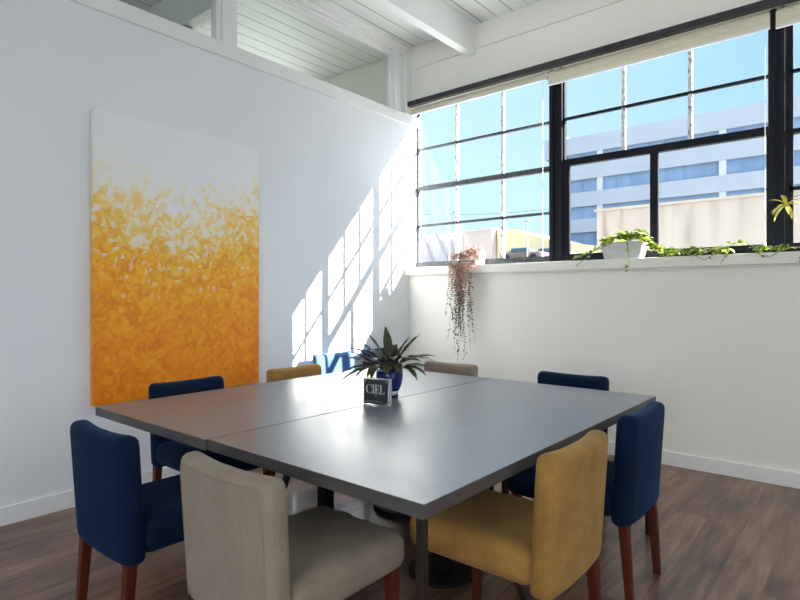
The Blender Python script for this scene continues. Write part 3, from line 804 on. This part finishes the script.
# stepped stair end of the block
bm = bm_new()
for k, (za, zb) in enumerate([(11.8, 13.3), (10.0, 11.0), (7.9, 8.9), (5.95, 6.95), (3.9, 4.95)]):
    x0 = -19.3 if k == 0 else -18.9
    add_span(bm, Vector((x0 * S, Y0 + .8, zz(za))) - BO, Vector((-17.55 * S, Y0 + 9, zz(zb))) - BO)
obj('stair_tower', bm, CONC, b)
bm = bm_new(); add_span(bm, Vector((-18.4 * S, Y0 + 1.2, -6)) - BO, Vector((-17.55 * S, Y0 + 8, zz(12.5))) - BO); obj('tower_glazing', bm, BWIN, b)

STUC = mat_noise('tan_stucco', (.60, .52, .46), (.72, .64, .58), .9, (1, 1, .6), rough=.9, bump=.3, bscale=12, detail=7)
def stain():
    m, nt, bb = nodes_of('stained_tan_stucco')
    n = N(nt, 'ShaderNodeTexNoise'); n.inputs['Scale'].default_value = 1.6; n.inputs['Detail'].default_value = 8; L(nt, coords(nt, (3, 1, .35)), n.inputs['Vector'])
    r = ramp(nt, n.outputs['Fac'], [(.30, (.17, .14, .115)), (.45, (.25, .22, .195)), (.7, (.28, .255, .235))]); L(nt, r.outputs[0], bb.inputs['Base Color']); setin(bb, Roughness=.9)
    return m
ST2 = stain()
t = thing('stucco_building', 'low tan stucco building with stained top edge right outside the window', 'building', (1.5, 9, -6))
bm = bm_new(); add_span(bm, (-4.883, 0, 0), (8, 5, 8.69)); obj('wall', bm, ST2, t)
bm = bm_new(); add_span(bm, (-4.92, -.03, 8.66), (8.03, 5, 8.70)); obj('coping', bm, plain('tan_coping', (.26, .22, .19)), t)

t = thing('low_building', 'pale low building with slanting buttress bars at the left window', 'building', (-18, 25, -6))
bm = bm_new(); add_span(bm, (-6, 0, 0), (1.42, 6, 10.68)); obj('wall', bm, plain('pale_pink_render', (.58, .54, .53)), t)
for k, x in enumerate((-1.45, -.55, .35, 1.0)):
    bm = bm_new(); add_box(bm, (x, -.25, 9.7), (.13, .1, 2.3), Matrix.Rotation(R_(-22), 3, 'Y')); obj('brace', bm, plain('grey_brace', (.36, .33, .33)), t)
t['label'] = 'pale low building with slanting grey braces seen beside the left wall'
t = thing('tan_building', 'plain dusty pink block building between pale and yellow buildings outside', 'building', (-15.4, 24.6, -6))
bm = bm_new(); add_span(bm, (-.9, 0, 0), (.83, 6, 10.72)); obj('wall', bm, plain('dusty_pink', (.45, .37, .33)), t)
bm = bm_new(); add_span(bm, (-.95, -.04, 10.62), (.86, 6, 10.74)); obj('roof', bm, plain('dusty_pink_cap', (.48, .40, .36)), t)
bm = bm_new(); v = [(-14.5, 4.72), (-13.6, 4.62), (-11.6, 3.95), (-8.6, 3.4), (-8.6, -6), (-14.5, -6)]
f = bm.faces.new([bm.verts.new((x, 0, z)) for x, z in v]); r = bmesh.ops.extrude_face_region(bm, geom=[f])
bmesh.ops.translate(bm, verts=[e for e in r['geom'] if isinstance(e, bmesh.types.BMVert)], vec=(0, 6, 0))
t = thing('yellow_building', 'low yellow building with a sloping roofline outside the left window', 'building', (0, 25, 0))
obj('wall', bm, plain('pale_yellow_render', (.64, .53, .30)), t)
bm = bm_new(); add_span(bm, (-13.9, -.06, 2.6), (-12.6, -.01, 3.55)); obj('door', bm, plain('brown_door', (.35, .26, .2)), t)

def car(x, y, z, c, label):
    t = thing('parked_car', label, 'car', (x, y, z))
    m = plain('car_paint_' + str(c[2]), c, .25)
    bm = bm_new(); add_rbox(bm, (0, 0, .52), (4.2, 1.7, .62), .18, 6); obj('body', bm, m, t, smooth=True)
    bm = bm_new(); add_rbox(bm, (-.1, 0, .98), (2.2, 1.5, .55), .22, 6, lambda p: Vector((p.x * (1 - .35 * (p.z + .27)), p.y, p.z))); obj('cabin', bm, plain('car_glass', (.06, .08, .12), .1), t, smooth=True)
    for sx in (-1.3, 1.3):
        for sy in (-.8, .8):
            bm = bm_new(); add_cyl(bm, (sx, sy - .1, .32), (sx, sy + .1, .32), .32, seg=20); obj('wheel', bm, BLACKMETAL, t, smooth=True)
DECKZ = 1.35
struct('bounce_slab', [((-12, YO + .02, -.2), (6, 8.9, .15))], mat_noise('pale_bounce_slab', (.64, .63, .60), (.74, .73, .70), 3, rough=.95, detail=8))  # unseen pale slab added to bounce sun up onto the ceiling
struct('ground', [((-60, 5.2, -6.2), (60, 130, -6))], mat_noise('asphalt', (.25, .25, .25), (.4, .4, .38), 1, rough=.9))
t = thing('parking_deck', 'raised concrete parking deck where the cars stand outside', 'deck', (-16, 21, -6))
bm = bm_new(); add_span(bm, (-8, 1.3, 0), (9, 3.5, 8.85)); obj('slab', bm, plain('deck_concrete', (.62, .58, .52)), t)
car(-12.0, 23.1, 2.85, (.16, .11, .10), 'dark brown car parked outside below the street lamp, seen over the sill')
car(-11.1, 24.0, 2.85, (.16, .18, .28), 'blue grey car parked outside behind the dark brown car')
def lamp(x, y, top, label, arm):
    t = thing('street_lamp', label, 'street lamp', (x, y, 2.85))
    bm = bm_new(); add_cyl(bm, (0, 0, 0), (0, 0, top - 2.85), .035, .025, 8); obj('pole', bm, plain('lamp_pole_grey', (.3, .32, .34)), t)
    bm = bm_new()
    for s in arm: add_cyl(bm, (0, 0, top - 2.90), (s, 0, top - 2.80), .02, .02, 6); add_box(bm, (s * 1.2, 0, top - 2.80), (.22, .12, .06))
    obj('lamp_head', bm, plain('lamp_head_grey', (.3, .32, .34)), t)
lamp(-15.9, 22.75, 5.35, 'tall double armed street lamp outside by the pale building', (-.55, .25))
lamp(-11.6, 22.6, 4.55, 'shorter street lamp outside in front of the yellow building', (.0,))
bm = bm_new(); add_tube(bm, [(-19 + i * .45, 23, 5.52 - .03 * i + .002 * (i - 10) ** 2) for i in range(20)], .008, 4)
obj('overhead_wire', bm, BLACKMETAL, cat='wire', label='thin wire strung across the sky outside the left window')
bpy.context.view_layer.update()
for o in list(COL.objects):     # this cluster stands twice as far off as first set out, at true size
    if o.parent is None and o.get('category') and o.name.split('.')[0] in ('low_building', 'tan_building', 'yellow_building', 'parking_deck', 'street_lamp', 'overhead_wire', 'parked_car'):
        o.location = (o.location.x * 2, o.location.y * 2, 1.3 + (o.location.z - 1.3) * 2)
        if not o.name.startswith('parked_car'): o.scale = (2, 2, 2)
# unseen block added beyond the right hand windows to keep the low sun out
bm = bm_new(); add_span(bm, (6.0, -9, -6), (9, 4.6, 7)); obj('sun_blocker', bm, CONC, cat='building', label='unseen pale block added beyond the right wall to stop the sun')

# ------------------------------------------------------------------ light
w = bpy.data.worlds.new('sky'); sc.world = w; w.use_nodes = True
nt = w.node_tree; bg = nt.nodes['Background']
tc = nt.nodes.new('ShaderNodeTexCoord'); sp = nt.nodes.new('ShaderNodeSeparateXYZ'); L(nt, tc.outputs['Generated'], sp.inputs[0])
# sky is paler low down and to the left of the sun, deeper higher up
u = math_n(nt, 'ADD', math_n(nt, 'MULTIPLY', sp.outputs['Z'], .8), math_n(nt, 'MULTIPLY', sp.outputs['X'], .6))
r = ramp(nt, math_n(nt, 'ADD', u, .5), [(.0, (.52, .72, .76)), (.38, (.46, .67, .75)), (.72, (.31, .53, .71)), (.84, (.50, .72, .92)), (1.0, (2.0, 2.3, 2.8))])
L(nt, r.outputs[0], bg.inputs[0]); bg.inputs[1].default_value = .95

sun = bpy.data.lights.new('sun', 'SUN'); sun.energy = 27.0; sun.angle = R_(.35); sun.color = (1, .965, .90)
so = bpy.data.objects.new('sun', sun); COL.objects.link(so)
so.rotation_euler = Vector((-1, -.412, -.507)).to_track_quat('-Z', 'Y').to_euler()

def area(name, loc, direction, sx, sy, e, c):
    l = bpy.data.lights.new(name, 'AREA'); l.shape = 'RECTANGLE'; l.size = sx; l.size_y = sy; l.energy = e; l.color = c
    o = bpy.data.objects.new(name, l); COL.objects.link(o); o.location = loc
    o.rotation_euler = Vector(direction).to_track_quat('-Z', 'Z').to_euler(); return o
area('fill_right', (XR + .3, .5, 1.55), (-1, 0, 0), 5.4, 1.2, 52, (1.0, .985, .95))  # fill lamp added outside the right wall to brighten the room
area('fill_back', (.85, YB - .3, 1.7), (0, 1, 0), 2.5, 1.5, 60, (1.0, .95, .87))  # warm fill lamp added behind the camera to brighten the front wall
area('fill_next_room', (-6.1, YO + .3, 2.45), (0, -1, .1), 1.4, 1.6, 20, (.95, .99, 1.0))  # fill lamp added to brighten the room behind the clerestory

# ------------------------------------------------------------------ camera
cam = bpy.data.cameras.new('camera'); co = bpy.data.objects.new('camera', cam); COL.objects.link(co)
cam.sensor_width = 36; cam.lens = 561 / 800 * 36; cam.shift_y = -4 / 800
co.location = (0, 0, 1.3); co.rotation_euler = (PI / 2, 0, R_(39.95)); cam.clip_end = 500; cam.clip_start = .02
sc.camera = co
sc.view_settings.view_transform = 'Standard'; sc.view_settings.look = 'None'; sc.view_settings.gamma = 1; sc.view_settings.exposure = .66
sc.view_settings.use_curve_mapping = False
sc.cycles.max_bounces = 10; sc.cycles.diffuse_bounces = 6; sc.cycles.transparent_max_bounces = 16
sc.cycles.use_denoising = True; sc.cycles.sample_clamp_indirect = 6
